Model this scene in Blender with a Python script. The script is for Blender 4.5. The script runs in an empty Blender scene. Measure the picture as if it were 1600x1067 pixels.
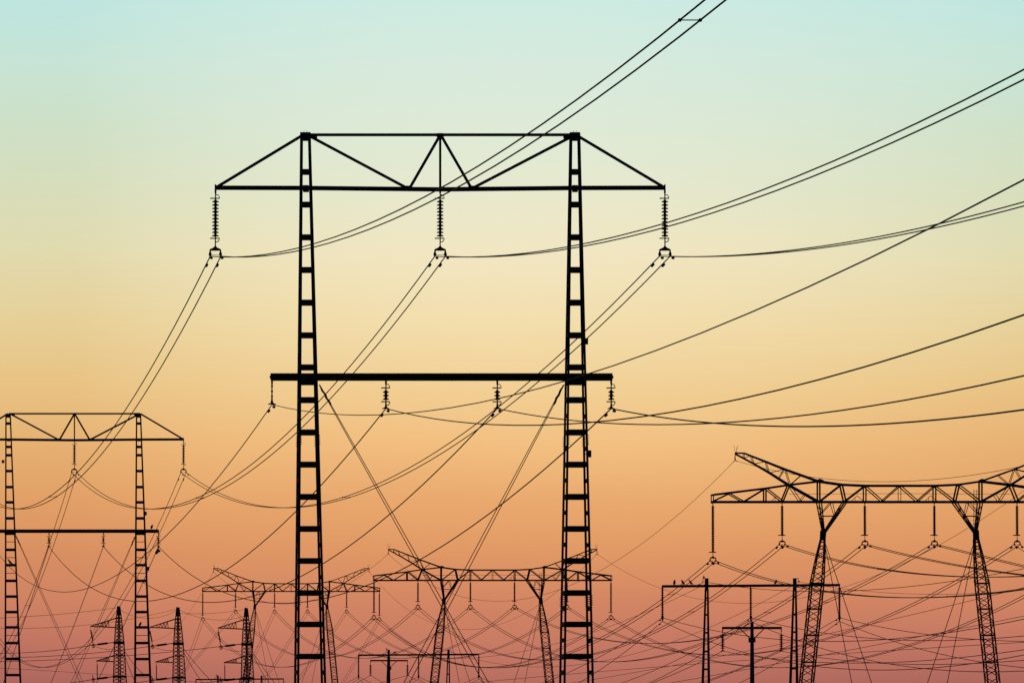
import bpy, bmesh, math, random
from mathutils import Vector, Matrix
random.seed(7)
C = bpy.data.collections.new("place"); bpy.context.scene.collection.children.link(C)
scene = bpy.context.scene
R = math.radians
# ------------------------------------------------------------------ camera
F = 8889.0; CX, CY = 800.0, 533.5; HOR = 1160.0; EYE = 3.2
PIT = math.atan((HOR-CY)/F); SP, CP = math.sin(PIT), math.cos(PIT)
cam = bpy.data.cameras.new("camera"); co = bpy.data.objects.new("camera", cam); C.objects.link(co)
cam.lens = 200.0; cam.sensor_width = 36.0; cam.clip_start = 0.5; cam.clip_end = 60000
co.location = (0, 0, EYE); co.rotation_euler = (R(90)+PIT, 0, 0); scene.camera = co

def at(px, py, D):
    u, v = px-CX, CY-py
    dx, dy, dz = u, -v*SP+F*CP, v*CP+F*SP
    k = D/dy
    return Vector((dx*k, D, EYE+dz*k))
def proj(p):
    x, y, z = p.x, p.y, p.z-EYE
    d = y*CP+z*SP; v = -y*SP+z*CP
    return CX+F*x/d, CY-F*v/d

# ------------------------------------------------------------------ materials
def mat(name, col, rough, metal=0.0, var=0.35, scale=6.0, bump=0.15):
    m = bpy.data.materials.new(name); m.use_nodes = True
    nt = m.node_tree; b = nt.nodes['Principled BSDF']
    tc = nt.nodes.new('ShaderNodeTexCoord')
    n = nt.nodes.new('ShaderNodeTexNoise'); n.inputs['Scale'].default_value = scale; n.inputs['Detail'].default_value = 6
    nt.links.new(tc.outputs['Object'], n.inputs['Vector'])
    r = nt.nodes.new('ShaderNodeValToRGB')
    r.color_ramp.elements[0].position = 0.3; r.color_ramp.elements[1].position = 0.7
    r.color_ramp.elements[0].color = tuple(c*(1-var) for c in col)+(1,)
    r.color_ramp.elements[1].color = tuple(c*(1+var) for c in col)+(1,)
    nt.links.new(n.outputs['Fac'], r.inputs['Fac']); nt.links.new(r.outputs['Color'], b.inputs['Base Color'])
    mr = nt.nodes.new('ShaderNodeMapRange'); mr.inputs['To Min'].default_value = rough-0.1; mr.inputs['To Max'].default_value = min(1, rough+0.1)
    nt.links.new(n.outputs['Fac'], mr.inputs['Value']); nt.links.new(mr.outputs['Result'], b.inputs['Roughness'])
    b.inputs['Metallic'].default_value = metal
    bp = nt.nodes.new('ShaderNodeBump'); bp.inputs['Strength'].default_value = bump; bp.inputs['Distance'].default_value = 0.01
    nt.links.new(n.outputs['Fac'], bp.inputs['Height']); nt.links.new(bp.outputs['Normal'], b.inputs['Normal'])
    return m
STEEL = mat('dark_weathered_steel', (.045, .043, .04), .85)
CONC = mat('weathered_concrete', (.07, .065, .06), .95, scale=3)
GLASSY = mat('brown_glazed_porcelain', (.03, .018, .012), .6)
ALU = mat('tarnished_aluminium_cable', (.04, .04, .04), .8, scale=20)
FEATH = mat('dark_feathers', (.02, .02, .022), .9, scale=30)
GRASS = mat('dry_dusk_grass', (.06, .055, .03), .98, scale=.4, bump=.6)

# ------------------------------------------------------------------ mesh helper
class MB:
    def __init__(s): s.v = []; s.f = []
    def bar(s, p, q, w, d=None, up=None):
        """box bar from p to q; w = width seen from the front, d = depth"""
        d = w if d is None else d
        a = (q-p)
        if a.length < 1e-6: return
        a.normalize()
        u = Vector(up) if up else Vector((0, 1, 0))
        if abs(a.dot(u)) > .98: u = Vector((0, 0, 1))
        side = a.cross(u).normalized(); u = side.cross(a).normalized()
        i = len(s.v)
        for e in (p, q):
            for sx, sy in ((-1, -1), (1, -1), (1, 1), (-1, 1)):
                s.v.append(e+side*(w/2*sx)+u*(d/2*sy))
        s.f += [(i, i+3, i+2, i+1), (i+4, i+5, i+6, i+7)]
        for k in range(4):
            j = (k+1) % 4
            s.f.append((i+k, i+j, i+4+j, i+4+k))
    def tube(s, pts, r, n=6, closed=False):
        rr = r if isinstance(r, (list, tuple)) else [r]*len(pts)
        m = len(pts); base = len(s.v)
        for k, p in enumerate(pts):
            if closed: t = pts[(k+1) % m]-pts[k-1]
            else: t = pts[min(k+1, m-1)]-pts[max(k-1, 0)]
            t = t.normalized()
            u = Vector((0, 0, 1)) if abs(t.z) < .9 else Vector((0, 1, 0))
            a = t.cross(u).normalized(); b = a.cross(t)
            for j in range(n):
                an = 2*math.pi*j/n
                s.v.append(p+a*(math.cos(an)*rr[k])+b*(math.sin(an)*rr[k]))
        last = m if closed else m-1
        for k in range(last):
            k2 = (k+1) % m
            for j in range(n):
                j2 = (j+1) % n
                s.f.append((base+k*n+j, base+k*n+j2, base+k2*n+j2, base+k2*n+j))
        if not closed:
            s.f.append(tuple(base+j for j in range(n))[::-1]); s.f.append(tuple(base+(m-1)*n+j for j in range(n)))
    def lathe(s, c, prof, n=12):
        """prof = [(radius, z below c)], axis vertical"""
        base = len(s.v)
        for r, z in prof:
            for j in range(n):
                an = 2*math.pi*j/n
                s.v.append(c+Vector((math.cos(an)*r, math.sin(an)*r, -z)))
        for k in range(len(prof)-1):
            for j in range(n):
                j2 = (j+1) % n
                s.f.append((base+k*n+j, base+(k+1)*n+j, base+(k+1)*n+j2, base+k*n+j2))
        s.f.append(tuple(base+j for j in range(n))); s.f.append(tuple(base+(len(prof)-1)*n+j for j in range(n))[::-1])
    def prism(s, pts, d):
        """flat plate from points in the xz plane (y taken from pts), thickness d along y"""
        base = len(s.v); n = len(pts)
        for sy in (-1, 1):
            for p in pts: s.v.append(p+Vector((0, sy*d/2, 0)))
        s.f.append(tuple(range(base, base+n))); s.f.append(tuple(range(base+n, base+2*n))[::-1])
        for k in range(n):
            j = (k+1) % n
            s.f.append((base+k, base+n+k, base+n+j, base+j))
    def build(s, name, m, parent=None, off=None):
        o0 = off or Vector((0, 0, 0))
        me = bpy.data.meshes.new(name); me.from_pydata([tuple(v-o0) for v in s.v], [], s.f); me.update()
        me.materials.append(m)
        bm = bmesh.new(); bm.from_mesh(me); bmesh.ops.recalc_face_normals(bm, faces=bm.faces); bm.to_mesh(me); bm.free()
        o = bpy.data.objects.new(name, me); C.objects.link(o)
        if parent: o.parent = parent
        return o

def tag(o, label, cat=None, group=None, kind=None):
    if label: o['label'] = label
    if cat: o['category'] = cat
    if group: o['group'] = group
    if kind: o['kind'] = kind
    return o
def thing(name, loc, label, cat, group=None):
    o = bpy.data.objects.new(name, None); C.objects.link(o); o.location = loc; o.empty_display_size = .5
    return tag(o, label, cat, group)
def copy_tree(o, parent=None):
    c = o.copy(); C.objects.link(c); c.parent = parent
    for ch in list(o.children): copy_tree(ch, c)
    return c

V = Vector
YAW = -0.14          # the lines run slightly across the view: rear faces sit left of the front ones
class Frame:
    """tower-local coordinates (metres) of points read at the tower's own distance"""
    def __init__(s, D, cx):
        s.D = D; s.s = F/D; g = at(cx, HOR, D); s.o = V((g.x, D, 0))
        s.gy = HOR+EYE*s.s
    def __call__(s, px, py, dy=0.0, sk=YAW):
        p = at(px, py, s.D)-s.o
        return V((p.x+sk*dy, dy, p.z))

# ------------------------------------------------------------------ insulators
def disc(mb, z, r):
    mb.lathe(V((0, 0, -z)), [(.022, -.05), (.04, -.045), (.042, -.01), (r*.8, .008), (r, .03), (r*.99, .05), (r*.6, .045), (.03, .045), (.018, .075)], 12)
_sm = {}
def string(parent, loc, kind, name='insulator_string'):
    """suspension insulator; origin at the point it hangs from"""
    K = {'T': dict(core=.045, a=.39, b=1.61, n=11, r=.122, bars=(.3, 1.73), hw=.19, L=2.36, end='yoke'),
         'BI': dict(core=.062, a=.22, b=2.02, n=15, r=.115, bars=(2.1,), hw=.27, L=2.74, end='yoke'),
         'BO': dict(core=.062, a=.22, b=3.14, n=24, r=.115, bars=(3.2,), hw=.27, L=3.80, end='yoke'),
         'C': dict(core=.06, a=.12, b=2.25, n=17, r=.115, bars=(2.28,), hw=.1, L=2.72, end='pair'),
         'D': dict(a=.35, b=1.12, n=7, r=.13, bars=(), hw=.1, L=1.32, end='clamp'),
         'L': dict(a=.37, b=.62, n=3, r=.112, bars=(.25, .74), hw=.17, L=.98, end='clamp'),
         'LT': dict(core=.018, a=.2, b=.75, n=4, r=.03, bars=(), hw=.1, L=.82, end='clamp')}[kind]
    if kind not in _sm:
        mb = MB()
        mb.tube([V((0, 0, 0)), V((0, 0, -K['L']+.3 if K['end'] == 'yoke' else -K['L']+.12))], .022, 6)
        mb.tube([V((0, 0, -K['a']+.03)), V((0, 0, -K['b']-.06))], K.get('core', .05), 8)
        mb.tube([V((0, 0, 0)), V((0, 0, -.12))], .035, 6)
        mb.bar(V((0, 0, .03)), V((0, 0, -.1)), .05)
        for i in range(K['n']):
            disc(mb, K['a']+(K['b']-K['a'])*i/(K['n']-1), K['r'])
        s0 = mb.build(name, GLASSY); me0 = s0.data; bpy.data.objects.remove(s0)
        hm_ = []
        for k, z in enumerate(K['bars']):
            hw = K['hw']; h = MB()
            h.tube([V((-hw, 0, -z)), V((hw*.8, 0, -z))], .024 if kind in ('T', 'L') else .034, 6)
            if kind in ('T', 'L'):
                q = 1 if k == 0 else -1
                h.tube([V((.02, 0, -z+.16*q*.8)), V((.09, .01, -z+.15*q*.8)), V((.14, .02, -z+.05*q)), V((.14, .02, -z)), V((.05, 0, -z+.0))], .018, 5)
            else:
                ring = [V((math.cos(a)*hw*.6, math.sin(a)*hw, -z)) for a in [i*math.pi/8 for i in range(16)]]
                h.tube(ring, .018, 5, True)
            s1 = h.build('arcing_horn', STEEL); hm_.append(s1.data); bpy.data.objects.remove(s1)
        y = MB(); L = K['L']
        if K['end'] == 'yoke':
            y.prism([V((.02, 0, -L+.36)), V((.07, 0, -L+.3)), V((.19, 0, -L+.245)), V((.21, 0, -L+.21)), V((.21, 0, -L+.13)), V((.165, 0, -L+.13)), V((.15, 0, -L+.185)),
                     V((-.15, 0, -L+.185)), V((-.165, 0, -L+.13)), V((-.21, 0, -L+.13)), V((-.21, 0, -L+.21)), V((-.19, 0, -L+.245)), V((-.07, 0, -L+.3)), V((-.02, 0, -L+.36))], .04)
            y.tube([V((0, 0, -L+.38)), V((0, 0, -L+.34))], .022, 6)
            for sx in (-1, 1):
                y.tube([V((sx*.188, 0, -L+.16)), V((sx*.185, 0, -L+.1)), V((sx*.185, 0, -L+.02))], [.022, .05, .056], 6)
                y.tube([V((sx*.19, -.16, -L+.0)), V((sx*.19, -.06, -L+.02)), V((sx*.19, 0, -L+.04)), V((sx*.19, .06, -L+.02)), V((sx*.19, .16, -L+.0))], [.02, .04, .055, .04, .02], 6)
            y.tube([V((-.19, 0, -L+.04)), V((.19, 0, -L+.04))], .009, 5)
        elif K['end'] == 'pair':
            y.prism([V((0, 0, -L+.5)), V((-.11, 0, -L+.36)), V((-.09, 0, -L+.22)), V((0, 0, -L+.0)), V((.09, 0, -L+.22)), V((.11, 0, -L+.36))], .07)
            y.tube([V((0, -.16, -L+.3)), V((0, 0, -L+.33)), V((0, .16, -L+.3))], [.03, .06, .03], 6)
            y.tube([V((0, -.16, -L+.02)), V((0, 0, -L+.05)), V((0, .16, -L+.02))], [.03, .06, .03], 6)
        else:
            y.prism([V((-.025, 0, -L+.2)), V((.025, 0, -L+.2)), V((.035, 0, -L+.08)), V((.06, 0, -L+.02)), V((0, 0, -L-.03)), V((-.06, 0, -L+.02)), V((-.035, 0, -L+.08))], .05)
            y.tube([V((-.12, -.14, -L-.02)), V((0, 0, -L+.02)), V((.12, .14, -L-.01))], [.018, .04, .018], 6)
        s2 = y.build('conductor_clamp', STEEL); me2 = s2.data; bpy.data.objects.remove(s2)
        _sm[kind] = (me0, hm_, me2)
    me0, me1, me2 = _sm[kind]
    o = bpy.data.objects.new(name, me0); C.objects.link(o); o.parent = parent; o.location = loc
    for m_ in me1:
        a = bpy.data.objects.new('arcing_horn', m_); C.objects.link(a); a.parent = o
    b = bpy.data.objects.new('conductor_clamp', me2); C.objects.link(b); b.parent = o
    o.rotation_euler.z = random.uniform(-.06, .06)
    return o

# ------------------------------------------------------------------ ladder leg (four chords and batten plates)
def ladder_leg(fr, par, y0, y1, top, bot, dt, db, cw, battens, bh, rungs=(), name='leg', depth_gap=True):
    """top=(xl,xr) chord centres at y0, bot at y1; carried on down to the ground"""
    yg = fr.gy
    def xs(y, k): return top[k]+(bot[k]-top[k])*(y-y0)/(y1-y0)
    def dep(y): return dt+(db-dt)*(y-y0)/(y1-y0)
    mb = MB()
    for k in (0, 1):
        for sd in (-1, 1):
            mb.bar(fr(xs(y0, k), y0, sd*dep(y0)/2), fr(xs(yg, k), yg, sd*dep(yg)/2), cw, cw)
    bts = []
    ys = list(battens)
    if ys:
        st = ys[-1]-ys[-2]; y = ys[-1]+st
        while y < yg-10: ys.append(y); y += st
    prev = None
    for y in ys:
        d = dep(y)/2; bt = MB(); bts.append(bt)
        for sd in (-1, 1):
            bt.bar(fr(xs(y, 0), y, sd*(d+cw*.35)), fr(xs(y, 1), y, sd*(d+cw*.35)), bh, .02)
        for k in (0, 1):
            sx = -1 if k == 0 else 1
            for yy in ((y,) if prev is None or y-prev < 40*fr.s/44 else (y, (y+prev)/2)):
                dd = dep(yy)/2; tb = bt if yy == y else mb
                tb.bar(fr(xs(yy, k), yy, -dd-cw*.35)+V((sx*cw*.3, 0, 0)), fr(xs(yy, k), yy, dd+cw*.35)+V((sx*cw*.3, 0, 0)), .02, bh*.85, up=(0, 0, 1))
        prev = y
    leg = mb.build(name, STEEL, par)
    for bt in bts: bt.build('batten_plate', STEEL, leg)
    if rungs:
        for y in rungs:
            rb = MB(); rb.bar(fr(xs(y, 0), y, dep(y)/2), fr(xs(y, 1), y, dep(y)/2), .045); rb.build('climbing_rung', STEEL, leg)
    f = MB()
    f.bar(fr(xs(yg, 0)-6, yg+2), fr(xs(yg, 1)+6, yg+2), .5, 1.6)
    f.build('footing', CONC, par)
    return leg, xs, dep

def portal(D, cx, name, label, P):
    """twin-leg portal pylon: P maps features to image positions read at its distance"""
    fr = Frame(D, cx); root = thing(name, fr.o, label, 'pylon', 'twin-leg portal pylons'); k = P['k']
    Q = lambda x, y, dy=0: fr(cx+x*k, P['yb']+(y-295)*k, dy, 0)       # design coordinates of the near pylon, beam at y=295
    # upper truss
    mb = MB(); th = P.get('th', 1.0)
    w = .14*th; pts = [(-351, 293.6), (-211, 294), (0, 296.2), (211, 294), (351, 293.6)]
    for a, b in zip(pts, pts[1:]):
        for dy in (-.1, .1): mb.bar(Q(*a, dy), Q(*b, dy), w, .05)
    for x in range(-330, 340, 60): mb.bar(Q(x, 295, -.12), Q(x, 295, .12), .05, .05)
    mb.build('crossarm_beam', STEEL, root)
    mb = MB()
    for a, b in (((-211, 211), (211, 211)), ((-214, 211), (-349, 292.5)), ((212, 211), (349, 292.5)), ((-204, 213), (-54, 293)), ((207, 213), (53, 293)), ((-1, 213), (-47, 293)), ((2, 213), (48, 293))):
        mb.bar(Q(*a), Q(*b), .1*th, .1)
    mb.bar(Q(0, 209), Q(0, 294), .085, .085)
    mb.prism([Q(-5, 208.5), Q(5, 208.5), Q(7, 212), Q(3, 217), Q(-3, 217), Q(-7, 212)], .12)
    for x in (-1, 1): mb.prism([Q(x*203, 209.5), Q(x*193, 209.5), Q(x*192, 216), Q(x*196, 218.5), Q(x*202, 215)], .12)
    for x in (-50, 50): mb.prism([Q(x-9, 295), Q(x+9, 295), Q(x+5, 290.5), Q(x-5, 290.5)], .12)
    for x in (-351, 351): mb.bar(Q(x, 289), Q(x, 300), .05, .36)
    mb.build('truss_brace', STEEL, root)
    # legs
    for L in P['legs']:
        leg, xs, dep = ladder_leg(fr, root, L['y0'], 1067, L['top'], L['bot'], .22, 1.05, .083, L['bat'], .185, L.get('rung', ()))
        cp = MB(); xc = (xs(L['y0'], 0)+xs(L['y0'], 1))/2
        cp.bar(fr(xc, L['y0']-1.5*k, 0, 0), fr(xc, L['y0']+11*k, 0, 0), .37, .34)
        for sx in (-2.3, 2.3): cp.bar(fr(xc+sx*k, L['y0']-5*k, 0, 0), fr(xc+sx*k, L['y0'], 0, 0), .012)
        cp.build('leg_cap', STEEL, root)
        jc = MB(); xm = (xs(P['yb'], 0)+xs(P['yb'], 1))/2
        jc.bar(fr(xm, P['yb']-4.6*k, 0, 0), fr(xm, P['yb']+4.6*k, 0, 0), .2, .5)
        jc.build('joint_plate', STEEL, root); jc = MB()
        xm = (xs(P['yl'], 0)+xs(P['yl'], 1))/2; wd = (xs(P['yl'], 1)-xs(P['yl'], 0))/fr.s+.12
        jc.bar(fr(xm, P['yl']-4*k, 0, 0), fr(xm, P['yl']+12*k, 0, 0), wd, .72)
        jc.build('joint_plate', STEEL, root)
        # barbed anti-climbing bands
        for yb in L.get('barb', ()):
            for kk in (0, 1):
                hx = []; bb = MB()
                for i in range(5*4+1):
                    y = yb+i*.85*k; d = dep(y)/2+.06; x = xs(y, kk)
                    hx.append(fr(x, y, (-d, -d, d, d)[i % 4])+V(((-.066, .066, .066, -.066)[i % 4], 0, 0)))
                bb.tube(hx, .009, 4); bb.build('barbed_wire', STEEL, leg)
        for (px, py, w_, h_) in L.get('plates', ()):
            pb = MB(); pb.bar(fr(px, py-h_/2, -.1, 0), fr(px, py+h_/2, -.1, 0), w_/fr.s, .03)
            pb.bar(fr(px-6*k, py, -.08, 0), fr(px, py, -.08, 0), .03)
            pb.build('number_plate', STEEL, root)
    # lower beam
    mb = MB(); a, b = P['lx']
    for dy in (-.2, .2):
        mb.bar(fr(a, P['yl'], dy, 0), fr(b, P['yl'], dy, 0), .245, .09)
    n = 12
    for i in range(n+1):
        x = a+3*k+(b-a-6*k)*i/n; mb.bar(fr(x, P['yl'], -.2, 0), fr(x, P['yl'], .2, 0), .2, .08)
    mb.build('lower_beam', STEEL, root)
    # crossed stays
    for (x1, y1), (x2, y2), dd in P['stays']:
        st = MB()
        for off in (-1, 1):
            p = fr(x1+off*.6*k, y1, off*.05, 0); q = fr(x2+off*4.2*k, y2, off*.3, 0)
            t = (fr.gy-y1)/(y2-y1); q2 = p+(q-p)*t*.985
            st.tube([p, q2], .016, 6)
            for tt in (.32, .62):
                dn = (q2-p).normalized(); m_ = p+dn*(tt+.08*off); st.tube([m_-dn*.12, m_, m_+dn*.12], [.02, .042, .02], 6)
        st.build('crossed_stay', ALU, root)
    up, lo = [], []
    for x in (-351, 0, 351):
        px, py = cx+x*k, P['yb']+2*k
        string(root, fr(px, py, 0, 0), 'T'); up.append((px, P['yb']+2*k+2.33*fr.s))
    for i, x in enumerate(P['ls']):
        kd = 'LT' if (i == 0 and k == 1) else 'L'
        string(root, fr(x, P['yl']+6*k, 0, 0), kd); lo.append((x, P['yl']+6*k+(.84 if kd == 'LT' else .98)*fr.s))
    return root, fr, up, lo

b1 = [269, 320, 371, 422, 473, 524, 574, 625, 675.5, 725.7, 776, 826, 876, 926, 975, 1025]
T1, F1, U1, L1 = portal(202.0, 687.8, 'portal_pylon', 'tall near portal pylon with two ladder-like legs and a wide triangulated crossarm', dict(
    k=1.0, yb=295, yl=589, lx=(423, 957), ls=(425, 603, 777, 955),
    legs=[dict(y0=209, top=(471.2, 483.3), bot=(463.5, 505.5), bat=b1, barb=(680, 930)),
          dict(y0=209, top=(892, 904.3), bot=(878.7, 922.8), bat=b1, barb=(680, 930), plates=((915.5, 533.5, 7, 10), (920, 709, 8, 11)))],
    stays=[((499, 601), (760, 1067), 0), ((881, 601), (635, 1067), 0)]))
b2 = [661.5, 698, 711, 735.7, 760.7, 784.5, 809.5, 858.6, 882.5, 907, 931.5, 955.7, 979.6, 1004, 1029, 1054]
T2, F2, U2, L2 = portal(202/.4858, 116.3, 'portal_pylon', 'smaller portal pylon at the left edge, cut off by the frame', dict(
    k=.4858, th=1.22, yb=687, yl=829.5, lx=(-14, 248), ls=(-11, 76.5, 161.5, 247.5),
    legs=[dict(y0=647, top=(9.3, 16), bot=(8.3, 32), bat=b2, rung=(846, 870.5, 895, 992), barb=(), plates=((5, 721, 4, 5),)),
          dict(y0=647, top=(213.4, 219.6), bot=(211, 235), bat=b2, rung=(846, 870.5, 895, 992), plates=((227.5, 802, 4, 6), (231.5, 888, 3.5, 6)))],
    stays=[((24.5, 836), (128, 1067), 0), ((212, 836), (113, 1067), 0)]))
gz = [(T1.location.x, 202, 0), (T2.location.x, 416, 0)]

# ------------------------------------------------------------------ wide lattice pylon
def lattice_mast(mb, ch, fr, prof, cw, zw, step, band=()):
    """prof rows: y, xl, xr, depth"""
    def row(y):
        for a, b in zip(prof, prof[1:]):
            if a[0] <= y <= b[0]:
                t = (y-a[0])/(b[0]-a[0]); return [a[i]+(b[i]-a[i])*t for i in range(4)]
        return prof[-1]
    def cor(y):
        _, l, r, d = row(y)
        return [fr(l, y, -d/2), fr(r, y, -d/2), fr(r, y, d/2), fr(l, y, d/2)]
    for a, b in zip(prof, prof[1:]):
        A, B = cor(a[0]), cor(b[0])
        for i in range(4): ch.bar(A[i], B[i], cw, cw)
    y = prof[0][0]; k = 0
    while y < prof[-1][0]-1:
        st = max(step*.5, min(step, (row(y)[2]-row(y)[1])*.62))
        y2 = min(y+st, prof[-1][0]); A, B = cor(y), cor(y2)
        for i in range(4):
            j = (i+1) % 4
            if (k+i) % 2: mb.bar(A[i], B[j], zw, zw*.6)
            else: mb.bar(A[j], B[i], zw, zw*.6)
        y = y2; k += 1
    for y in band:
        A = cor(y)
        for i in range(4): mb.bar(A[i], A[(i+1) % 4], cw*1.1, cw*.8)

def wide_pylon(D, cx):
    fr = Frame(D, cx); root = thing('lattice_pylon', fr.o, None, None)
    h = .42
    M = lambda x: 2*cx-x
    BY = 784.0
    tc = [(1113, 773), (1195, 763), (1232, 757.5), (1279, 752), (1314, 757), (1351, 758.7), (1405.5, 758.7)]
    ch = MB(); web = MB()
    def both(a, b, w, m=None, mir=True, front=True, back=True):
        m = m or web
        for q in ((0, 1) if mir else (0,)):
            A = (M(a[0]), a[1]) if q else a; B = (M(b[0]), b[1]) if q else b
            for dy in (([-h] if front else [])+([h] if back else [])):
                m.bar(fr(*A, dy), fr(*B, dy), w, w*.8)
    for a, b in zip(tc, tc[1:]): both(a, b, .125, ch)
    both((1113, BY), (1405.5, BY), .135, ch)
    both((1113, 772), (1113, 786), .07, ch)
    beam = ch.build('beam_chord', STEEL, root)
    for a, b, w in [(a_, b_, w_*1.3) for a_, b_, w_ in (((1114, 783), (1139, 771), .06), ((1139, 771), (1160, 783), .06), ((1163, 783), (1194, 764), .06), ((1195, 763), (1195, 784), .08),
                    ((1198, 764), (1222, 783), .06), ((1222, 783), (1232, 758), .08), ((1234, 759), (1250, 783), .04), ((1250, 783), (1257, 773), .035),
                    ((1279, 752), (1279, 784), .085), ((1281, 783), (1313, 758), .06), ((1314, 757), (1320, 784), .085), ((1320, 783), (1350, 760), .06),
                    ((1351, 759), (1351, 784), .07), ((1352, 760), (1378, 783), .055), ((1378, 783), (1404, 760), .055), ((1405.5, 759), (1405.5, 784), .035))]:
        both(a, b, w)
    # cross members joining the two trusses
    for x, y in tc[:-1]+[(1405.5, 758.7)]:
        for xx in (x, M(x)): web.bar(fr(xx, y, -h), fr(xx, y, h), .05)
    xsb = [1113, 1138, 1161, 1195, 1222, 1250, 1279, 1300, 1320, 1351, 1378, 1405.5]
    for a, b in zip(xsb, xsb[1:]):
        for q in (0, 1):
            A, B = (M(a), M(b)) if q else (a, b)
            web.bar(fr(A, BY, -h), fr(A, BY, h), .05)
            web.bar(fr(A, BY, -h), fr(B, BY, h), .035)
    for x in (1205, 1330, 1445): # little inner hangers
        web.bar(fr(x, 783, 0), fr(x+9, 774, 0), .035); web.bar(fr(x+9, 774, 0), fr(x+20, 783, 0), .035); web.bar(fr(x+6, 777, 0), fr(x+6, 783, 0), .03)
    for q in (0, 1): # catwalk wire
        a, b = (1232, 771.5), (1405.5, 771)
        A, B = ((M(a[0]), a[1]), (M(b[0]), b[1])) if q else (a, b)
        web.tube([fr(*A), fr(*B)], .014, 5)
    web.build('truss_web', STEEL, beam)
    # earth wire horns
    for q in (0, 1):
        G = (lambda x: M(x)) if q else (lambda x: x)
        hn = MB()
        tp = [(1149, 707.5), (1163, 708), (1196, 721), (1226, 733), (1279, 752)]
        bt = [(1149, 709), (1177, 724), (1203, 739), (1232, 757.5), (1279, 784)]
        d = [.05, .12, .24, .34, h]
        for pp, w in ((tp, .095), (bt, .105)):
            for i in range(4):
                for s in (-1, 1): hn.bar(fr(G(pp[i][0]), pp[i][1], s*d[i]), fr(G(pp[i+1][0]), pp[i+1][1], s*d[i+1]), w, w)
        for s in (-1, 1):
            for (a, b) in (((1162, 708), (1162, 716)), ((1163, 715), (1173, 712)), ((1173, 712), (1178, 724)), ((1180, 724), (1196, 721)), ((1196, 721), (1201, 737)), ((1204, 738), (1225, 733)),
                           ((1225, 733), (1217, 747)), ((1227, 734), (1234, 756)), ((1236, 756), (1251, 743))):
                hn.bar(fr(G(a[0]), a[1], s*.2), fr(G(b[0]), b[1], s*.22), .045, .04)
        for (a, b, r) in (((1149, 707), (1146.5, 695), .012), ((1150, 707), (1153.5, 695), .012), ((1151, 706), (1151, 698), .01), ((1148.5, 707), (1148.5, 715), .03), ((1148.5, 714), (1148.5, 719), .045), ((1148.5, 719), (1145, 722), .025), ((1148.5, 719), (1152, 721), .02)):
            hn.tube([fr(G(a[0]), a[1], 0), fr(G(b[0]), b[1], 0)], r, 5)
        hn.prism([fr(G(1273), 750, -h-.08), fr(G(1279), 748, -h-.08), fr(G(1285), 750.5, -h-.08), fr(G(1285), 755, -h-.08), fr(G(1273), 755, -h-.08)], .04)
        hn.build('earth_wire_arm', STEEL, root)
        # fork
        lg = MB(); lw = MB()
        for (a, b, w) in (((1277.6, 784), (1285.3, 831), .085), ((1281.6, 784), (1287.6, 831), .085), ((1318, 784), (1287.2, 831), .085), ((1322, 784), (1290, 831), .085), ((1278, 790), (1283.5, 797), .05), ((1283.5, 797), (1281, 806), .05), ((1281, 806), (1286, 815), .05), ((1313, 791), (1311, 799), .05), ((1306, 803), (1303, 811), .05), ((1299, 812), (1295.5, 820), .05), ((1284.5, 806), (1304, 806), .055), ((1284, 801), (1298, 785), .05), ((1299, 785), (1304, 805), .045)):
            for s, s2 in ((-1, -1), (1, 1)):
                lg.bar(fr(G(a[0]), a[1], s*h*(1 if a[1] < 790 else .6)), fr(G(b[0]), b[1], s*h*(.3 if b[1] > 820 else (.6 if b[1] > 790 else 1))), w, w*.9)
        prof = [(829, 1283, 1289.5, .22), (842, 1282.5, 1288.5, .3), (867, 1276.5, 1288, .5), (911, 1267.5, 1285.5, .85), (951, 1263.2, 1281.4, .85), (1067, 1250.8, 1269.2, .85), (fr.gy, 1234, 1250, .8)]
        if q: prof = [(y, M(r), M(l), d_) for y, l, r, d_ in prof]
        lattice_mast(lw, lg, fr, prof, .09, .05, 10.5, (842, 911, 951, 992, 1034, 1075, 1117))
        for s in (-1, 1): lg.prism([fr(G(1282), 828, s*.1), fr(G(1291), 828, s*.1), fr(G(1289.6), 844, s*.13), fr(G(1281.6), 844, s*.13)], .03)
        leg = lg.build('leg', STEEL, root); lw.build('leg_lacing', STEEL, leg)
        ft = MB(); xg = G(1242); ft.bar(fr(xg-14, fr.gy+1, 0, 0), fr(xg+14, fr.gy+1, 0, 0), .5, 1.2); ft.build('footing', CONC, root)
        for (x2, dy) in ((1331, -5.5), (1362, 5.5)):
            gb = MB()
            p = fr(G(1287), 841, 0, 0); q2 = fr(G(x2), 1067, 0, 0); t = (fr.gy-841)/(1067-841)
            e = p+(q2-p)*t
            gb.tube([p, e], .027, 5); gb.build('guy_cable', ALU, root)
    # ladder on one leg
    ld = MB(); X = [(1519, 765), (1519, 830), (1517.5, 845), (1519.5, 911)]
    for a, b in zip(X, X[1:]):
        for o in (0, 4.5): ld.bar(fr(a[0]+o, a[1], -.5), fr(b[0]+o, b[1], -.5), .03)
    y = 768
    while y < 911: ld.bar(fr(1517.5, y, -.5), fr(1526, y, -.5), .025); y += 5
    ld.build('ladder', STEEL, root)
    PH = [1113.8, 1222, 1351.2, 1459.8, 1589, 1697.2]; loc = []
    for i, x in enumerate(PH):
        kd = 'BO' if i in (0, 5) else 'BI'
        p = fr(x, 785.5, 0, 0); string(root, p, kd); loc.append(p+V((0, 0, -(3.76 if kd == 'BO' else 2.7))))
    horns = [fr(1148.5, 719, 0, 0), fr(M(1148.5), 719, 0, 0)]
    return root, fr, loc, horns
BR, FB, BL_, BH_ = wide_pylon(370.0, 1405.5)
BG = 'wide lattice pylons with splayed legs'
tag(BR, 'large lattice pylon with six hanging insulators at the right, cut by the frame edge', 'pylon', BG)
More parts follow.
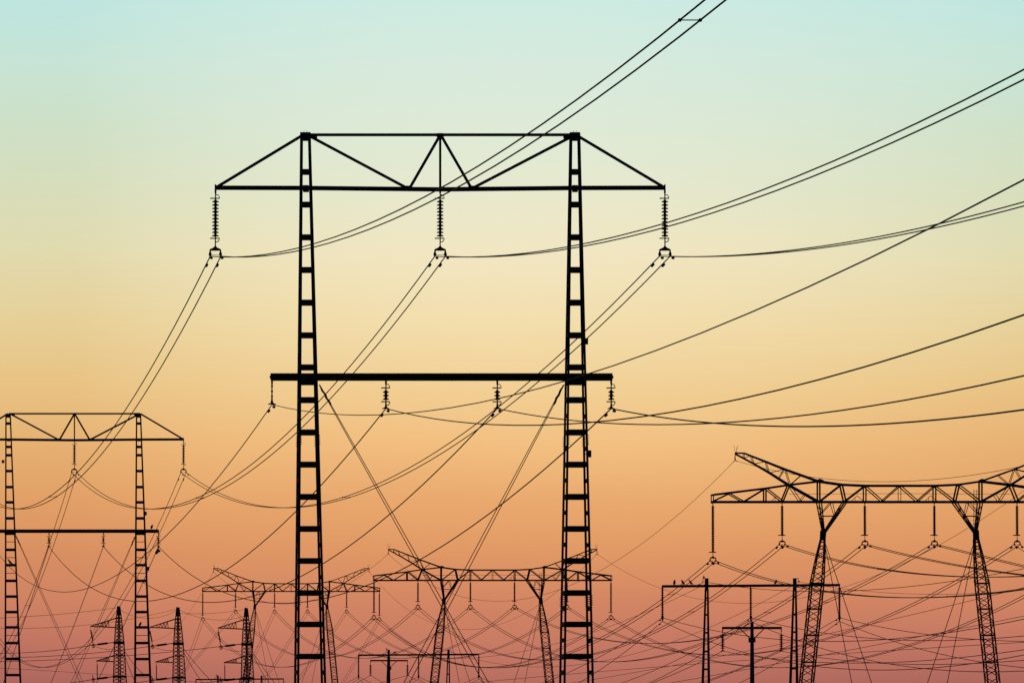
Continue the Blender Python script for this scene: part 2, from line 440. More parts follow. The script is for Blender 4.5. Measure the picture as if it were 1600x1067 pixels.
beamc = FB(1405.5, 784, 0, 0)
def put_copy(src, cx, y, D, ref, label, cat, group):
    o = copy_tree(src); p = at(cx, y, D); o.location = p-ref; tag(o, label, cat, group)
    gz.append((o.location.x, D, o.location.z)); return o
gz.append((BR.location.x, 370, 0))
BM = put_copy(BR, 769.5, 906.3, 370/.634, beamc, 'middle lattice pylon seen behind the right leg of the near portal pylon', 'pylon', BG)
BLp = put_copy(BR, 454.8, 923.5, 370/.4725, beamc, 'smallest lattice pylon seen behind the left leg of the near portal pylon', 'pylon', BG)

# ------------------------------------------------------------------ single beam portals (C)
def small_portal(D, cx):
    fr = Frame(D, cx); root = thing('beam_pylon', fr.o, None, None)
    mb = MB()
    for dy in (-.11, .11): mb.bar(fr(1034, 915.6, dy, 0), fr(1312.5, 913.6, dy, 0), .2, .08)
    for i in range(14): mb.bar(fr(1040+i*20.5, 914.8, -.11, 0), fr(1040+i*20.5, 914.8, .11, 0), .12, .06)
    mb.build('crossarm_beam', STEEL, root)
    for (xt, xl, xr, ys) in ((1104.2, 1098, 1107.6, (934, 960, 988, 1017, 1045)), (1241.8, 1235, 1245.5, (932, 959, 987, 1016, 1044))):
        ladder_leg(fr, root, 920, 1067, (xt-1.7, xt+1.7), (xl, xr), .16, .5, .12, ys, .14)
        cp = MB(); cp.bar(fr(xt, 903, 0, 0), fr(xt, 923, 0, 0), .29, .29); cp.build('leg_cap', STEEL, root)
        s = -1 if xt < 1200 else 1
        hk = MB()
        hk.tube([fr(xt+s*2, 904, 0, 0), fr(xt+s*6, 903, 0, 0), fr(xt+s*6, 908, 0, 0), fr(xt+s*7, 909, 0, 0)], .03, 5)
        if s < 0:
            hk.tube([fr(xt-4.5, 899, 0, 0), fr(xt-4.5, 903, 0, 0)], [.03, .09], 6)
            hk.tube([fr(xt-3, 908, 0, 0), fr(xt-8, 911, 0, 0), fr(xt-12, 913, 0, 0)], .025, 5); hk.tube([fr(xt-11, 912.4, 0, 0), fr(xt-13, 913.6, 0, 0)], .06, 6)
        else:
            hk.tube([fr(xt+5, 908, 0, 0), fr(xt+8, 908.5, 0, 0)], .05, 6)
        hk.build('earth_wire_bracket', STEEL, root)
    loc = []
    for x in (1035, 1173, 1311.5):
        p = fr(x, 916, 0, 0); string(root, p, 'C'); loc.append(p)
    return root, fr, loc
C1, FC, CL = small_portal(444.0, 1173.0)
CG = 'slim portal pylons with one straight beam'
tag(C1, 'slim twin-leg pylon with birds on its straight beam, nearest of the slim pylons', 'pylon', CG)
cref = FC(1173, 914.5, 0, 0); gz.append((C1.location.x, 444, 0))
C2 = put_copy(C1, 654, 1022.3, 444*138.5/94, cref, 'slim twin-leg pylon with straight beam across the left leg of the middle lattice pylon', 'pylon', CG)
C3 = put_copy(C1, 374.5, 1060.5, 444*138.5/68.6, cref, 'slim twin-leg pylon whose straight beam just shows at the bottom edge', 'pylon', CG)

# ------------------------------------------------------------------ tee poles (D)
def tee_pole(D, cx):
    fr = Frame(D, cx); root = thing('utility_pole', fr.o, None, None); s = fr.s
    mb = MB(); r0, r1 = 2.6/s, 5.2/s
    mb.lathe(fr(cx, 971.5, 0, 0), [(r0*.92, 0), (r0, .03)]+[(r0+(r1-r0)*i/6, (fr.gy-971.5)/s*i/6) for i in range(1, 7)], 14)
    mb.build('pole', CONC, root)
    mb = MB(); mb.bar(fr(1128, 980.6, -.15, 0), fr(1221.5, 980.6, -.15, 0), .15, .12); mb.build('crossarm', STEEL, root)
    mb = MB()
    for q in (-1, 1): mb.bar(fr(cx+q*19, 981.5, -.13, 0), fr(cx+q*3, 997, -.13, 0), .06)
    mb.build('brace', STEEL, root)
    mb = MB(); mb.bar(fr(cx-5.5, 999.5, 0, 0), fr(cx+5.5, 999.5, 0, 0), .28, .3); mb.bar(fr(cx, 968, 0, 0), fr(cx, 973, 0, 0), .05); mb.build('clamp_collar', STEEL, root)
    loc = []
    for x in (1129, 1220.5):
        p = fr(x, 983, -.15, 0); string(root, p, 'D'); loc.append(p+V((0, 0, -1.32)))
    return root, fr, loc
D1, FD, DL = tee_pole(350.0, 1175.0)
DG = 'single poles with a short braced crossarm'
tag(D1, 'single thick pole with short braced crossarm between the legs of the slim beam pylon', 'utility pole', DG)
dref = FD(1175, 980.6, 0, 0); gz.append((D1.location.x, 350, 0))
D2 = put_copy(D1, 608, 1031.5, 350*93.5/59, dref, 'smaller single pole with braced crossarm, left of the middle lattice pylon leg', 'utility pole', DG)

# ------------------------------------------------------------------ narrow lattice towers (E)
def strain_tower(D, cx):
    fr = Frame(D, cx); root = thing('lattice_tower', fr.o, None, None)
    prof = [(947, 183.6, 187.4), (957, 182.6, 188.6), (979, 180.4, 191.3), (1003, 178.9, 193.7), (1067, 177.2, 197.6), (fr.gy, 174.5, 203)]
    def row(y):
        for a, b in zip(prof, prof[1:]):
            if a[0] <= y <= b[0]:
                t = (y-a[0])/(b[0]-a[0]); return a[1]+(b[1]-a[1])*t, a[2]+(b[2]-a[2])*t
    def cor(y):
        l, r = row(y); m = l+(r-l)*.47; d = (r-l)/fr.s*.5
        return [fr(l, y, 0, 0), fr(m-.35, y, -d, 0), fr(r, y, 0, 0), fr(m+.8, y, d, 0)]
    ch, lw = MB(), MB()
    for a, b in zip(prof, prof[1:]):
        A, B = cor(a[0]), cor(b[0])
        for i in range(4): ch.bar(A[i], B[i], .15, .15)
    y = 957
    while y < fr.gy-3:
        y2 = min(fr.gy, y+5.6); A, B = cor(y), cor(y2)
        for i in range(4):
            j = (i+1) % 4; lw.bar(A[i], B[j], .058, .04); lw.bar(A[j], B[i], .058, .04)
        y = y2
    for yb, w in ((980, .12), (1003.5, .42), (1023, .15), (1056.5, .3), (1100, .2)):
        A = cor(yb)
        for i in range(4): lw.bar(A[i], A[(i+1) % 4], w, .12)
        lw.bar(A[0]+V((-.15, 0, 0)), A[2]+V((.1, 0, 0)), w*.8, .1)
    ch.prism([fr(183.3, 946, 0, 0), fr(187, 947, 0, 0), fr(188.4, 958, 0, 0), fr(182.8, 958, 0, 0)], .4)
    body = ch.build('tower_body', STEEL, root); lw.build('lacing', STEEL, body)
    for (tip, rb, rt) in (((141.2, 978), (180.5, 979.8), (181.8, 965)), ((150.5, 1032), (178, 1033), (178.3, 1023.5))):
        ar = MB(); n = 7
        for s in (-1, 1):
            d = .7
            P = lambda p, t: fr(p[0], p[1], s*d*t, 0)
            tp, b_, t_ = fr(tip[0], tip[1], 0, 0), P(rb, 1), P(rt, 1)
            ar.bar(tp, b_, .15); ar.bar(tp, t_, .13)
            for i in range(1, n):
                u = .12+.88*i/n; u2 = .12+.88*(i+.5)/n
                if u > .74: break
                ar.bar(tp+(b_-tp)*u, tp+(t_-tp)*u2, .05); ar.bar(tp+(t_-tp)*u2, tp+(b_-tp)*(u+.12), .05)
        ar.build('crossarm', STEEL, root)
    hs = MB(); hs.tube([fr(141.5, 979, 0, 0), fr(141.7, 984, 0, 0)], .03, 5); hs.tube([fr(141.7, 984, 0, 0), fr(144.8, 999, 0, 0)], .1, 8); hs.bar(fr(143.5, 999.5, 0, 0), fr(147, 999.5, 0, 0), .1); hs.build('hanging_insulator', GLASSY, root)
    hs = MB(); hs.tube([fr(151.3, 1033, 0, 0), fr(151.8, 1040, 0, 0)], .03, 5); hs.tube([fr(151.8, 1037, 0, 0), fr(152, 1061, 0, 0)], .07, 8); hs.build('hanging_insulator', GLASSY, root)
    for (x0, y0, x1, y1) in ((178, 1003, 143.5, 1007.5), (178, 1056.5, 143.5, 1061)):
        hs = MB(); hs.tube([fr(x1+2.5+2.2*math.cos(a*.785), y1+1+3.2*math.sin(a*.785), 0, 0) for a in range(8)], .045, 5, True); hs.tube([fr(x1+1, y1-7, 0, 0), fr(x1+3, y1+4, 0, 0)], .06, 5); p, q = fr(x0, y0, 0, 0), fr(x1, y1, 0, 0)
        hs.tube([p, q], .075, 6); hs.tube([p+(q-p)*.27, p+(q-p)*.3, p+(q-p)*.72, p+(q-p)*.76], [.05, .155, .155, .05], 8)
        hs.tube([p+(q-p)*.97, q], .16, 6)
        hs.build('strain_insulator', GLASSY, root)
    jp = MB()
    for (x0, y0, x1, y1, yd) in ((144, 1007, 178, 1014, 1014),):
        pts = [at(x0+(x1-x0)*i/10, y0+(y1-y0)*i/10+4*2.5*(i/10)*(1-i/10), D)-fr.o for i in range(11)]
        jp.tube(pts, .03, 5)
    jp.build('jumper_cable', ALU, root)
    return root, fr
E1, FE = strain_tower(850.0, 186.0)
EG = 'narrow lattice towers in a row'
tag(E1, 'leftmost of the three narrow lattice towers, left of the smaller portal pylon right leg', 'tower', EG)
eref = FE(186, 979, 0, 0); gz.append((E1.location.x, 850, 0))
E2 = put_copy(E1, 278.5, 980.5, 850, eref, 'middle one of the three narrow lattice towers, standing clear against the sky', 'tower', EG)
E3 = put_copy(E1, 385.3, 981.5, 850, eref, 'rightmost narrow lattice tower, crossed by the leg of the smallest wide pylon', 'tower', EG)

# ------------------------------------------------------------------ wires
def line(A, B, S, t0=0.0, t1=1.0, n=40):
    out = []
    for i in range(n+1):
        t = t0+(t1-t0)*i/n; p = A+(B-A)*t; out.append(V((p.x, p.y, p.z-4*S*t*(1-t))))
    return out
def sag_for(A, B, via):
    lo, hi = 0.0, 1.0; x0 = proj(A)[0]; x1 = proj(B)[0]
    for _ in range(40):
        m = (lo+hi)/2; x = proj(A+(B-A)*m)[0]
        if (x < via[0]) == (x1 > x0): lo = m
        else: hi = m
    t = (lo+hi)/2; p = A+(B-A)*t
    z = at(via[0], via[1], p.y).z
    return (p.z-z)/(4*t*(1-t)), t
def damper(parent, P, dist, sgn=1, big=1.0, drop=.07):
    """vibration damper clamped below a cable at a distance along the polyline"""
    acc = 0
    for a, b in zip(P, P[1:]):
        L = (b-a).length
        if acc+L >= dist:
            t = (b-a).normalized(); c = a+t*(dist-acc); break
        acc += L
    else: return
    mb = MB(); c2 = c-V((0, 0, drop*big))
    mb.tube([c, c2], .018*big, 5); mb.tube([c2-t*.2*big, c2+t*.2*big], .012*big, 5)
    for s in (-1, 1): mb.tube([c2+t*s*.1*big, c2+t*s*.14*big, c2+t*s*.23*big], [.028*big, .05*big, .034*big], 6)
    mb.build('vibration_damper', STEEL, parent)
WR = .0165
def single(A, B, label, via=None, S=None, t0=0, t1=1, r=WR, damp=(), group=None, cat='cable', name='power_cable'):
    if via: S, _ = sag_for(A, B, via)
    r *= 1.25
    P = line(A, B, S, t0, t1); mb = MB(); mb.tube(P, r, 5)
    o = mb.build(name, ALU); tag(o, label, cat, group)
    for d in damp:
        damper(o, P if d > 0 else P[::-1], abs(d))
    return o, S
def twin(A, B, label, via=None, S=None, t0=0, t1=1, r=WR, sep=.38, spacers=(), damp=(), group=None, big=1.0, sepB=None):
    if via: S, _ = sag_for(A, B, via)
    r *= 1.28; big *= 1.0 if big < 1.2 else .78
    root = thing('twin_power_cable', A, label, 'cable', group)
    sepB = sep if sepB is None else sepB; Ps = []
    for s in (-1, 1):
        P = line(A+V((s*sep/2, 0, 0)), B+V((s*sepB/2, 0, 0)), S, t0, t1)
        Ps.append(P)
        mb = MB(); mb.tube(P, r, 5); mb.build('conductor', ALU, root, off=A)
    for sx in spacers:
        best = None
        for i in range(len(Ps[0])-1):
            x0, x1 = proj(Ps[0][i])[0], proj(Ps[0][i+1])[0]
            if Ps[0][i].y > 5 and (x0-sx)*(x1-sx) <= 0 and x0 != x1:
                u = (sx-x0)/(x1-x0); best = (Ps[0][i].lerp(Ps[0][i+1], u), Ps[1][i].lerp(Ps[1][i+1], u), (Ps[0][i+1]-Ps[0][i]).normalized()); break
        if best:
            p, q, t = best; mb = MB()
            mb.tube([p, q], .013*big, 5)
            for e in (p, q): mb.tube([e-t*.1*big-V((0, 0, .0)), e, e+t*.1*big], [.02*big, .045*big, .02*big], 6)
            mb.build('cable_spacer', STEEL, root, off=A)
    for d in damp:
        for P in Ps:
            Q = P if d > 0 else P[::-1]
            acc = 0
            for a, b in zip(Q, Q[1:]):
                L = (b-a).length
                if acc+L >= abs(d):
                    t = (b-a).normalized(); c = a+t*(abs(d)-acc); break
                acc += L
            mb = MB(); c2 = c-V((0, 0, .07*big))
            mb.tube([c, c2], .02*big, 5); mb.tube([c2-t*.2*big, c2+t*.2*big], .012*big, 5)
            for s in (-1, 1): mb.tube([c2+t*s*.08*big, c2+t*s*.13*big, c2+t*s*.23*big], [.03*big, .052*big, .036*big], 6)
            mb.build('vibration_damper', STEEL, root, off=A)
    return root, S

d1, d2 = 202.0, 202/.4858
side = ('left', 'centre', 'right'); orr = ('first', 'second', 'third', 'fourth', 'fifth', 'sixth')
u1 = [at(x, y+1, d1) for x, y in U1]; u2 = [at(x, y, d2) for x, y in U2]
l1 = [at(x, y, d1) for x, y in L1]; l2 = [at(x, y, d2) for x, y in L2]
# near portal, towards the camera (leaving the frame at the upper right)
ex = [((1118, 0), 102, (860, 195)), ((1600, 117), 111, (1240, 283)), ((1600, 319), 146, (1300, 384))]
for i, (e, D, via) in enumerate(ex):
    twin(u1[i], at(*e, D), 'twin cable from the %s insulator of the near portal pylon to the upper right edge' % side[i], via=via, t1=2.0, spacers=(1063,) if i == 0 else (), damp=(.62 if i else .5,), r=.0152, big=.9)
for i, via in enumerate(((45, 793), (235, 795), (440, 793))):
    twin(u1[i], u2[i], 'twin cable from the %s insulator of the near portal pylon to the smaller portal pylon' % side[i], via=via, damp=(1.5, -1.8), spacers=((77,), (307,), (535,))[i], r=.0178)
# rear of the left portal
for i, (e, D, via) in enumerate((((-300, 900), 632, (-120, 1060)), ((-165, 900), 632, (42, 952)), ((-55, 895), 632, (80, 1041)))):
    if i == 0: continue
    twin(u2[i], at(*e, D), 'twin cable falling leftwards from the %s insulator of the smaller portal pylon' % side[i], via=via, damp=(1.8,), r=.018, spacers=((), (40,), (158, 62))[i])
# lower wires
for i, (e, D, via) in enumerate((((1600, 281), 84.5, (860, 602)), ((1600, 492), 102, (850, 664)), ((1600, 587), 120, (1000, 663)), ((1600, 640), 137.5, (1200, 665.5)))):
    single(l1[i], at(*e, D), 'single cable from the %s lower-beam insulator of the near portal pylon to the right edge' % orr[i], via=via, t1=1.9, r=(.0118, .015, .0155, .019)[i], damp=(.7,))
for i, via in enumerate(((104, 924.5), (225, 939), (335, 940.6), (437, 942))):
    single(l1[i], l2[i], 'single cable from the %s insulator of the near lower beam to the smaller portal pylon' % orr[i], via=via, r=(.015, .018, .019, .02)[i], damp=(1.2,))
for i, (e, D, via) in enumerate((((-230, 1000), 632, (-100, 1050)), ((-60, 1250), 560, (44, 952)), ((20, 1200), 560, (125, 952)), ((85, 1190), 560, (200, 962)))):
    if i == 0: continue
    o, _ = single(l2[i], at(*e, D), 'single cable falling steeply from the %s insulator of the smaller lower beam' % orr[i], via=via, r=.021)
# weight on the right lower string of the left portal
wt = MB()
for (x, y, r) in ((248, 858.5, .06), (246, 861, .13), (244.5, 863.2, .12), (249, 860.5, .09)):
    c = at(x, y, d2); wt.tube([c+V((0, -.12, 0)), c, c+V((0, .12, 0))], [r*.5, r, r*.5], 8)
wt.tube([at(247.6, 852, d2), at(247, 861, d2)], .04, 6)
wt.build('cable_weight', STEEL, T2, off=T2.location)

# lattice pylon line
def W(root, loc): return [root.location+p for p in loc]
pr, pm, pl = W(BR, BL_), W(BM, BL_), W(BLp, BL_)
hr, hm, hl = W(BR, BH_), W(BM, BH_), W(BLp, BH_)
S0 = sag_for(pr[0], pm[0], (1000, 961))[0]
sp1 = ((1044, 672), (1076,), (1195, 741), (1285, 803), (), (1048,))
vias = ((1000, 962), (1000, 997), (1110, 1000), (1200, 974), None, None)
SS = [sag_for(pr[i], pm[i], vias[i])[0] if vias[i] else None for i in range(6)]
av = sum(s for s in SS if s)/4
print('lattice sags', SS)
for i in range(6):
    twin(pr[i], pm[i], 'twin cable between the %s insulators of the large and middle lattice pylons' % orr[i], S=SS[i] or av, spacers=sp1[i], damp=(.9, -.9), r=.0195, big=1.5)
for i in range(6):
    twin(pm[i], pl[i], 'fine twin cable between the %s insulators of the middle and smallest lattice pylons' % orr[i], S=av*.97, spacers=((592-60,), (), (), (), (), ())[i], r=.0205, damp=(.9, -.9), big=1.5)
for i, (x, D, y, via) in enumerate(((1600, 277, 920, (1400, 933)), (1600, 298, 900, (1400, 892)), (1600, 322, 898, (1450, 874)), (1600, 343, 884.5, (1540, 870)))):
    twin(pr[i], at(x, y, D), 'twin cable from the %s insulator of the large lattice pylon to the right edge' % orr[i], via=via, t1=1.9, spacers=((1480,), (1372,), (1513,), ())[i], damp=(.9,), r=.0195, big=1.5)
twin(pr[4], at(1730, 905, 330), 'short twin cable from the fifth insulator of the large lattice pylon into the right edge', S=.5, t1=1.5, damp=(.9,), big=1.5)
for i in range(6):
    x, y = proj(pl[i]); e = ((-45, 1085), (-115, 1085), (-60, 1078), (-85, 1085), (-95, 1085), (-70, 1085))[i]
    twin(pl[i], at(x+e[0], e[1], 850), 'fine twin cable dropping left from the %s insulator of the smallest lattice pylon' % orr[i], S=.35, t1=1.4, r=.0185, spacers=(x+e[0]*.45,), big=1.4)
ER = .012
single(hr[0], hm[0], 'thin earth wire between the left horns of the large and middle lattice pylons', via=(1000, 851), r=ER)
single(hr[1], hm[1], 'thin earth wire between the right horns of the large and middle lattice pylons', via=(1180, 942), r=ER)
single(hr[0], at(1600, 727.5, 300), 'thin earth wire passing just above the beam of the large lattice pylon', via=(1390, 752.3), t1=1.8, r=ER)
single(hm[0], hl[0], 'faint earth wire between the left horns of the middle and smallest lattice pylons', S=av*.8, r=.013)
single(hm[1], hl[1], 'faint earth wire between the right horns of the middle and smallest lattice pylons', via=(735, 983), r=.013)
single(hl[0], at(300, 950, 840), 'faint earth wire dropping from the left horn of the smallest lattice pylon', S=.2, t1=4.2, r=.013)

# slim portal line: two conductors one above the other, parted by the span
def cpt(root, i, k): return root.location+CL[i]+V((0, 0, -(2.42, 2.7)[k]))
cR = .0195
ends = [((1600, 966.7), 321, (1310, 1001.5)), ((1600, 1022.7), 321, (1300, 1043)), ((1600, 993), 351, (1400, 999)), ((1600, 1047.7), 351, (1400, 1038.3)),
        ((1600, 1001.5), 382, (1450, 990.8)), ((1600, 1042.5), 382, (1450, 1016.5))]
for i in range(3):
    for k in range(2):
        e, D, via = ends[i*2+k]
        single(cpt(C1, i, k), at(*e, D), '%s cable running right from the %s insulator of the slim pylon with birds' % (('upper', 'lower')[k], side[i]), via=via, t1=1.9, r=cR)
rv = [(925, 1032), (956, 1033), (1050, 1034), (1050, 1048.5), (1200, 1024), (1200, 1043)]
for i in range(3):
    for k in range(2):
        S, _ = sag_for(cpt(C1, i, k), cpt(C2, i, k), rv[i*2+k])
        single(cpt(C1, i, k), cpt(C2, i, k), '%s cable linking the %s insulators of the first two slim beam pylons' % (('upper', 'lower')[k], side[i]), S=S, r=cR, damp=(1.2,))
        single(cpt(C2, i, k), cpt(C3, i, k), '%s cable linking the %s insulators of the two far slim beam pylons' % (('upper', 'lower')[k], side[i]), S=2.8+.6*k, r=cR)
e0 = [C1.location+FC(1107, 909.5, 0, 0), C1.location+FC(1249, 908.5, 0, 0)]
single(e0[0], at(1600, 888, 330), 'earth wire rising right from the left post of the slim beam pylon', via=(1400, 918), t1=1.8, r=.017)
single(e0[1], at(1600, 921, 380), 'faint earth wire running right from the right post of the slim beam pylon', via=(1470, 928), t1=1.8, r=.011)
e2 = [C2.location+FC(1107, 909.5, 0, 0), C2.location+FC(1249, 908.5, 0, 0)]
single(e0[0], e2[0], 'fine earth wire between the left posts of two slim beam pylons', via=(1040, 942), r=.014)
single(e0[1], e2[1], 'fine earth wire between the right posts of two slim beam pylons', via=(1110, 979), r=.014)
# tee pole line
dp = [D1.location+p for p in DL]; dq = [D2.location+p for p in DL]
single(dp[0], at(1600, 1014.6, 240), 'cable running right from the left arm of the single pole', via=(1400, 1034), t1=1.8, r=.014)
single(dp[1], at(1600, 1031, 260), 'cable running right from the right arm of the single pole', via=(1400, 1036.6), t1=1.8, r=.014)
S, _ = sag_for(dp[0], dq[0], (1081, 1040))
single(dp[0], dq[0], 'cable between the left arms of the two single poles', S=S, r=.016)
S, _ = sag_for(dp[1], dq[1], (1112, 1062))
single(dp[1], dq[1], 'cable between the right arms of the two single poles', S=S, r=.016)
for i, (xa, ya) in enumerate(((560, 1085), (600, 1083))):
    single(dq[i], at(xa-60-60*i, 1085, 600), 'short cable dropping left from the %s arm of the smaller single pole' % ('left', 'right')[i], S=.3, t1=1.3, r=.018)

# narrow tower cables running to the left edge
EW = 'faint cables running left from the narrow towers'
for j, (x, y, ex_, ey) in enumerate(((143.5, 1007.5, -60, 1019), (236, 1009, -60, 1027.5), (343.5, 1009.5, -60, 1034))):
    rt = (E1, E2, E3)[j]
    twin(at(x, y, 850), at(ex_, ey, 700), 'faint twin cable running left from the upper strain insulator of the %s narrow tower' % ('first', 'second', 'third')[j], S=.5, r=.026, sep=.2, group=EW)
    twin(at(x, y+53.7, 850), at(ex_, ey+54, 700), 'faint cable along the bottom edge from the lower insulator of the %s narrow tower' % ('first', 'second', 'third')[j], S=.5, r=.026, sep=.2, group=EW)
single(at(183.5, 949, 850), at(-60, 967, 700), 'faint earth wire running left from the top of the first narrow tower', S=.3, r=.022)
single(at(276, 951, 850), at(-60, 978, 700), 'faint earth wire running left from the top of the second narrow tower', S=1.2, r=.02)
single(at(383, 951.5, 850), at(277, 957.5, 830), 'faint earth wire between the tops of the second and third narrow towers', S=.3, r=.02)
single(at(280, 952, 850), at(382, 962, 850), 'lower faint wire sagging between the second and third narrow towers', S=1.0, r=.02)
single(at(189, 953, 850), at(276, 953, 860), 'faint earth wire sagging between the tops of the first and second narrow towers', S=1.2, r=.02)
for j, (x1, y1, x2, y2) in enumerate(((288, 1014, 326, 1059), (287, 1018, 312, 1060), (193, 1014, 216, 1045), (193, 1018, 209, 1060), (394, 1016, 424, 1060), (393, 1018, 416, 1060))):
    single(at(x1, y1, 850), at(x2, y2, 842), '%s jumper cable dropping right from the belt of the %s narrow tower' % (('outer', 'inner')[j % 2], ('second', 'first', 'third')[j//2]), S=.15, t1=1.5, r=.032)

# background tangle low down between the near portal legs and on the right
BGR = 'fine background cables low in the sky'
bg = [((500, 1092), (1650, 1000), 700, 380, (850, 1056)), ((700, 1092), (1650, 905), 650, 400, (1140, 1022)), ((900, 1092), (1650, 952), 500, 380, (1280, 1024)),
      ((-60, 1040), (640, 1100), 700, 760, (300, 1064))]
for j, (a, b, da, db, via) in enumerate(bg):
    A, B = at(*a, da), at(*b, db)
    single(A, B, 'thin dark cable crossing the rosy sky low in the picture among others like it', via=via, t0=-.1, t1=1.1, r=.016, group=BGR)

# ------------------------------------------------------------------ birds
def bird(p, label, s=1.0, turn=0.0, lean=0.0, group='dark birds perched on the pylons'):
    """perched bird: one lofted body from tail to beak with legs, p = perch point"""
    mb = MB(); sec = [(-.17, .0, .006, .02), (-.12, .025, .018, .03), (-.06, .06, .045, .05), (0, .11, .06, .062), (.045, .155, .052, .055), (.07, .195, .032, .036), (.085, .222, .036, .036), (.105, .232, .028, .028), (.13, .228, .01, .012), (.155, .222, .003, .003)]
    n = 10; base = 0; vs = []
    for (x, z, ry, rz) in sec:
        for j in range(n):
            a = 2*math.pi*j/n; mb.v.append(V((x, math.cos(a)*ry*1.5, .02+z*1.05+math.sin(a)*rz*1.4)))
    for k in range(len(sec)-1):
        for j in range(n):
            j2 = (j+1) % n; mb.f.append((k*n+j, (k+1)*n+j, (k+1)*n+j2, k*n+j2))
    mb.f.append(tuple(range(n))); mb.f.append(tuple((len(sec)-1)*n+j for j in range(n))[::-1])
    for sy in (-1, 1):
        mb.tube([V((.01, sy*.025, .06)), V((.0, sy*.025, .0))], .006, 5)
        mb.tube([V((-.02, sy*.025, .003)), V((.035, sy*.025, .003))], .005, 5)
    o = mb.build('bird', FEATH); o.location = p; o.rotation_euler = (0, lean, turn); o.scale = (s, s, s)
    tag(o, label, 'bird', group); return o
dC = 444.0
bird(at(1054, 913.2, dC), 'bird on the beam of the slim pylon, nearest its left end', 1.25, 1.2, -.25)
bird(at(1067, 913.0, dC), 'second bird from the left end of the slim pylon beam', 1.3, 2.4)
bird(at(1079, 912.9, dC), 'third bird along the slim beam, nearest the left post', 1.3, 2.7)
bird(at(1212, 912.3, dC), 'lone bird on the slim beam, left of its right post', 1.2, .9)
bird(at(237, 826.2, d2), 'bird standing on the lower beam end of the smaller portal pylon', 1.1, 1.2)
bird(at(15, 880.6, d2), 'bird on a batten inside the left leg of the smaller portal pylon', 1.25, 3.0)
bird(at(219, 977.8, d2), 'bird on a batten inside the right leg of the smaller portal pylon', 1.1, 1.0)
bird(at(616, 1020.2, 444*138.5/94), 'bird crouching on the beam of the slim pylon beside the smaller single pole', 1.15, .2, .5)

# ------------------------------------------------------------------ ground
def gh(x, y):
    sw = sz = 0
    for a, b, z in gz:
        d = ((x-a)**2+(y-b)**2)
        w = 1/(d+30)**1.5; sw += w; sz += w*z
    w = 1/(2.5e4)**1.5; return sz/(sw+w)
me = bpy.data.meshes.new('ground'); vs = []; fs = []
xs_ = [-20000, -6000, -2000, -800]+list(range(-300, 301, 12))+[800, 2000, 6000, 20000]
ys_ = [-20000, -3000, -300]+list(range(-60, 1100, 12))+[1500, 2500, 6000, 30000]
for y in ys_:
    for x in xs_: vs.append((x, y, gh(x, y)-.03))
nx = len(xs_)
for j in range(len(ys_)-1):
    for i in range(nx-1): fs.append((j*nx+i, j*nx+i+1, (j+1)*nx+i+1, (j+1)*nx+i))
me.from_pydata(vs, [], fs); me.materials.append(GRASS)
for p in me.polygons: p.use_smooth = True
go = bpy.data.objects.new('ground', me); C.objects.link(go); tag(go, None, kind='structure')

# ------------------------------------------------------------------ sky and light
w = bpy.data.worlds.new("World"); scene.world = w; w.use_nodes = True
nt = w.node_tree; nt.nodes.clear(); N = nt.nodes.new; Lk = nt.links.new
out = N('ShaderNodeOutputWorld'); bgd = N('ShaderNodeBackground'); Lk(bgd.outputs[0], out.inputs[0])
tc = N('ShaderNodeTexCoord'); sx = N('ShaderNodeSeparateXYZ'); Lk(tc.outputs['Generated'], sx.inputs[0])
def mth(op, a, b=None, c=None):
    n = N('ShaderNodeMath'); n.operation = op
    for i, v in enumerate((a, b, c)):
        if v is None: continue
        if isinstance(v, (int, float)): n.inputs[i].default_value = v
        else: Lk(v, n.inputs[i])
    return n.outputs[0]
x_, y_, z_ = sx.outputs[0], sx.outputs[1], sx.outputs[2]
az2 = mth('MULTIPLY', x_, x_)
ZM = .16
# bands dip slightly away from the sun's azimuth
noise = N('ShaderNodeTexNoise'); noise.inputs['Scale'].default_value = 5; noise.inputs['Detail'].default_value = 2
mp = N('ShaderNodeMapping'); mp.inputs['Scale'].default_value = (1, 1, 5); Lk(tc.outputs['Generated'], mp.inputs[0]); Lk(mp.outputs[0], noise.inputs[0])
nz = mth('MULTIPLY', mth('SUBTRACT', noise.outputs['Fac'], .5), .009)
zz = mth('ADD', mth('SUBTRACT', z_, mth('MULTIPLY', az2, .0)), nz)
fac = mth('DIVIDE', zz, ZM)
def s2l(c):
    c /= 255.0
    return c/12.92 if c <= .04045 else ((c+.055)/1.055)**2.4
SKY = [(1130, (166, 97, 92)), (1067, (176, 106, 93)), (1000, (197, 121, 100)), (930, (211, 134, 99)), (860, (224, 152, 101)), (790, (233, 168, 109)), (700, (243, 192, 129)),
       (600, (242, 209, 151)), (500, (243, 222, 173)), (400, (242, 230, 193)), (300, (231, 233, 206)), (200, (222, 234, 215)), (100, (215, 234, 221)), (0, (206, 235, 226)), (-170, (180, 220, 226))]
EDGE = [(1130, (158, 90, 88)), (1067, (171, 102, 93)), (1000, (192, 116, 98)), (930, (208, 132, 99)), (860, (216, 143, 97)), (790, (225, 158, 102)), (700, (230, 176, 113)),
        (600, (232, 195, 132)), (500, (230, 208, 153)), (400, (225, 218, 174)), (300, (214, 221, 187)), (200, (206, 224, 199)), (100, (199, 228, 214)), (0, (191, 229, 222)), (-170, (168, 213, 222))]
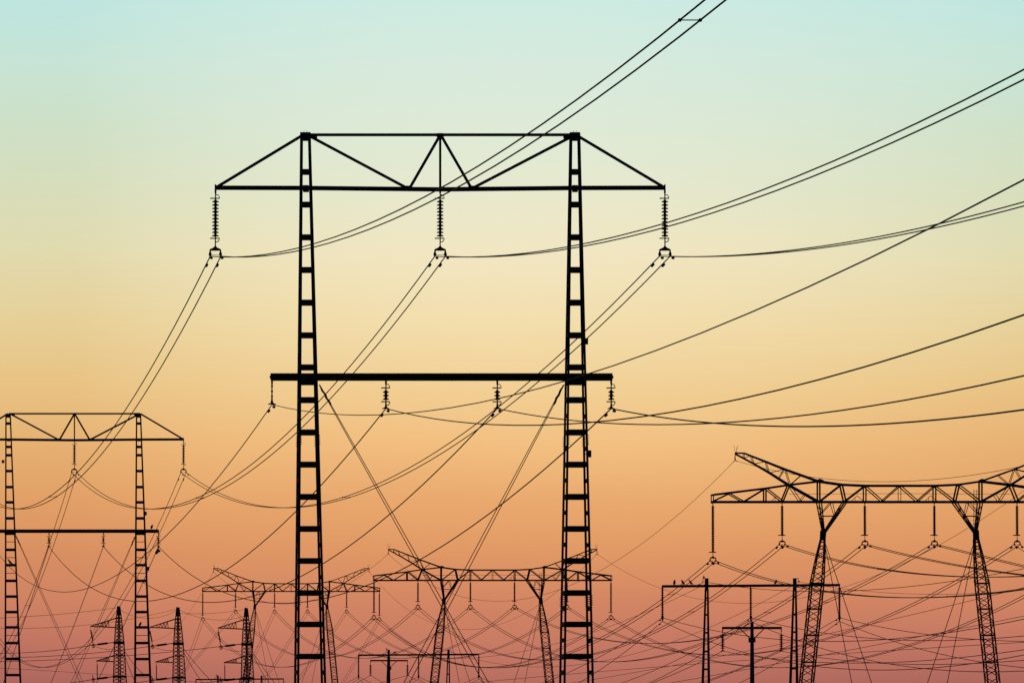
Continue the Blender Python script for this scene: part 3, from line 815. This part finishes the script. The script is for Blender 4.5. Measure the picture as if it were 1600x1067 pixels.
def band(rows):
    rp = N('ShaderNodeValToRGB'); Lk(fac, rp.inputs[0]); el_ = rp.color_ramp.elements
    for n_, (py, c) in enumerate(rows):
        pos = max(0, min(1, math.sin(PIT+math.atan((CY-py)/F))/ZM))
        e = el_[0] if n_ == 0 else (el_[-1] if n_ == len(rows)-1 else el_.new(pos))
        e.position = pos; e.color = tuple(s2l(v) for v in c)+(1,)
    return rp.outputs[0]
kk_ = mth('MINIMUM', mth('MULTIPLY', mth('DIVIDE', az2, .0066), mth('SUBTRACT', .95, mth('MULTIPLY', x_, 2.2))), 1.0)
mixs = N('ShaderNodeMix'); mixs.data_type = 'RGBA'; Lk(kk_, mixs.inputs['Factor']); Lk(band(SKY), mixs.inputs['A']); Lk(band(EDGE), mixs.inputs['B'])
# glow around the sun's azimuth: falls off sideways, dark behind the camera
cosaz = mth('DIVIDE', y_, mth('SQRT', mth('ADD', mth('MULTIPLY', y_, y_), mth('ADD', az2, 1e-5))))
glow = N('ShaderNodeMapRange'); glow.interpolation_type = 'SMOOTHSTEP'; Lk(cosaz, glow.inputs['Value'])
for k_, v_ in (('From Min', .55), ('From Max', .97), ('To Min', .02), ('To Max', 1.0)): glow.inputs[k_].default_value = v_
fall = glow.outputs[0]
mul = N('ShaderNodeVectorMath'); mul.operation = 'SCALE'; Lk(mixs.outputs['Result'], mul.inputs[0]); Lk(fall, mul.inputs['Scale'])
# dusk dome overhead
sky = N('ShaderNodeTexSky'); sky.sky_type = 'NISHITA'; sky.sun_disc = False; sky.sun_elevation = R(.5); sky.sun_rotation = R(0)
ssc = N('ShaderNodeVectorMath'); ssc.operation = 'SCALE'; Lk(sky.outputs[0], ssc.inputs[0]); ssc.inputs['Scale'].default_value = .05
hi = N('ShaderNodeMapRange'); hi.interpolation_type = 'SMOOTHSTEP'; Lk(z_, hi.inputs['Value'])
hi.inputs['From Min'].default_value = .17; hi.inputs['From Max'].default_value = .45
mix = N('ShaderNodeMix'); mix.data_type = 'RGBA'; Lk(hi.outputs[0], mix.inputs['Factor']); Lk(mul.outputs[0], mix.inputs['A']); Lk(ssc.outputs[0], mix.inputs['B'])
Lk(mix.outputs['Result'], bgd.inputs[0]); bgd.inputs[1].default_value = 1.0
sun = bpy.data.lights.new('sun', 'SUN'); so = bpy.data.objects.new('sun', sun); C.objects.link(so)
sun.energy = .25; sun.angle = R(.5); sun.color = (1, .62, .38)
so.rotation_euler = (R(-89.5), 0, 0)   # low on the horizon beyond the pylons, shining towards the camera
so.location = (0, 900, 60)
scene.view_settings.view_transform = 'Standard'; scene.view_settings.look = 'None'; scene.view_settings.exposure = 0; scene.view_settings.gamma = 1
scene.render.engine = 'CYCLES'; scene.render.resolution_x = 1024; scene.render.resolution_y = 682
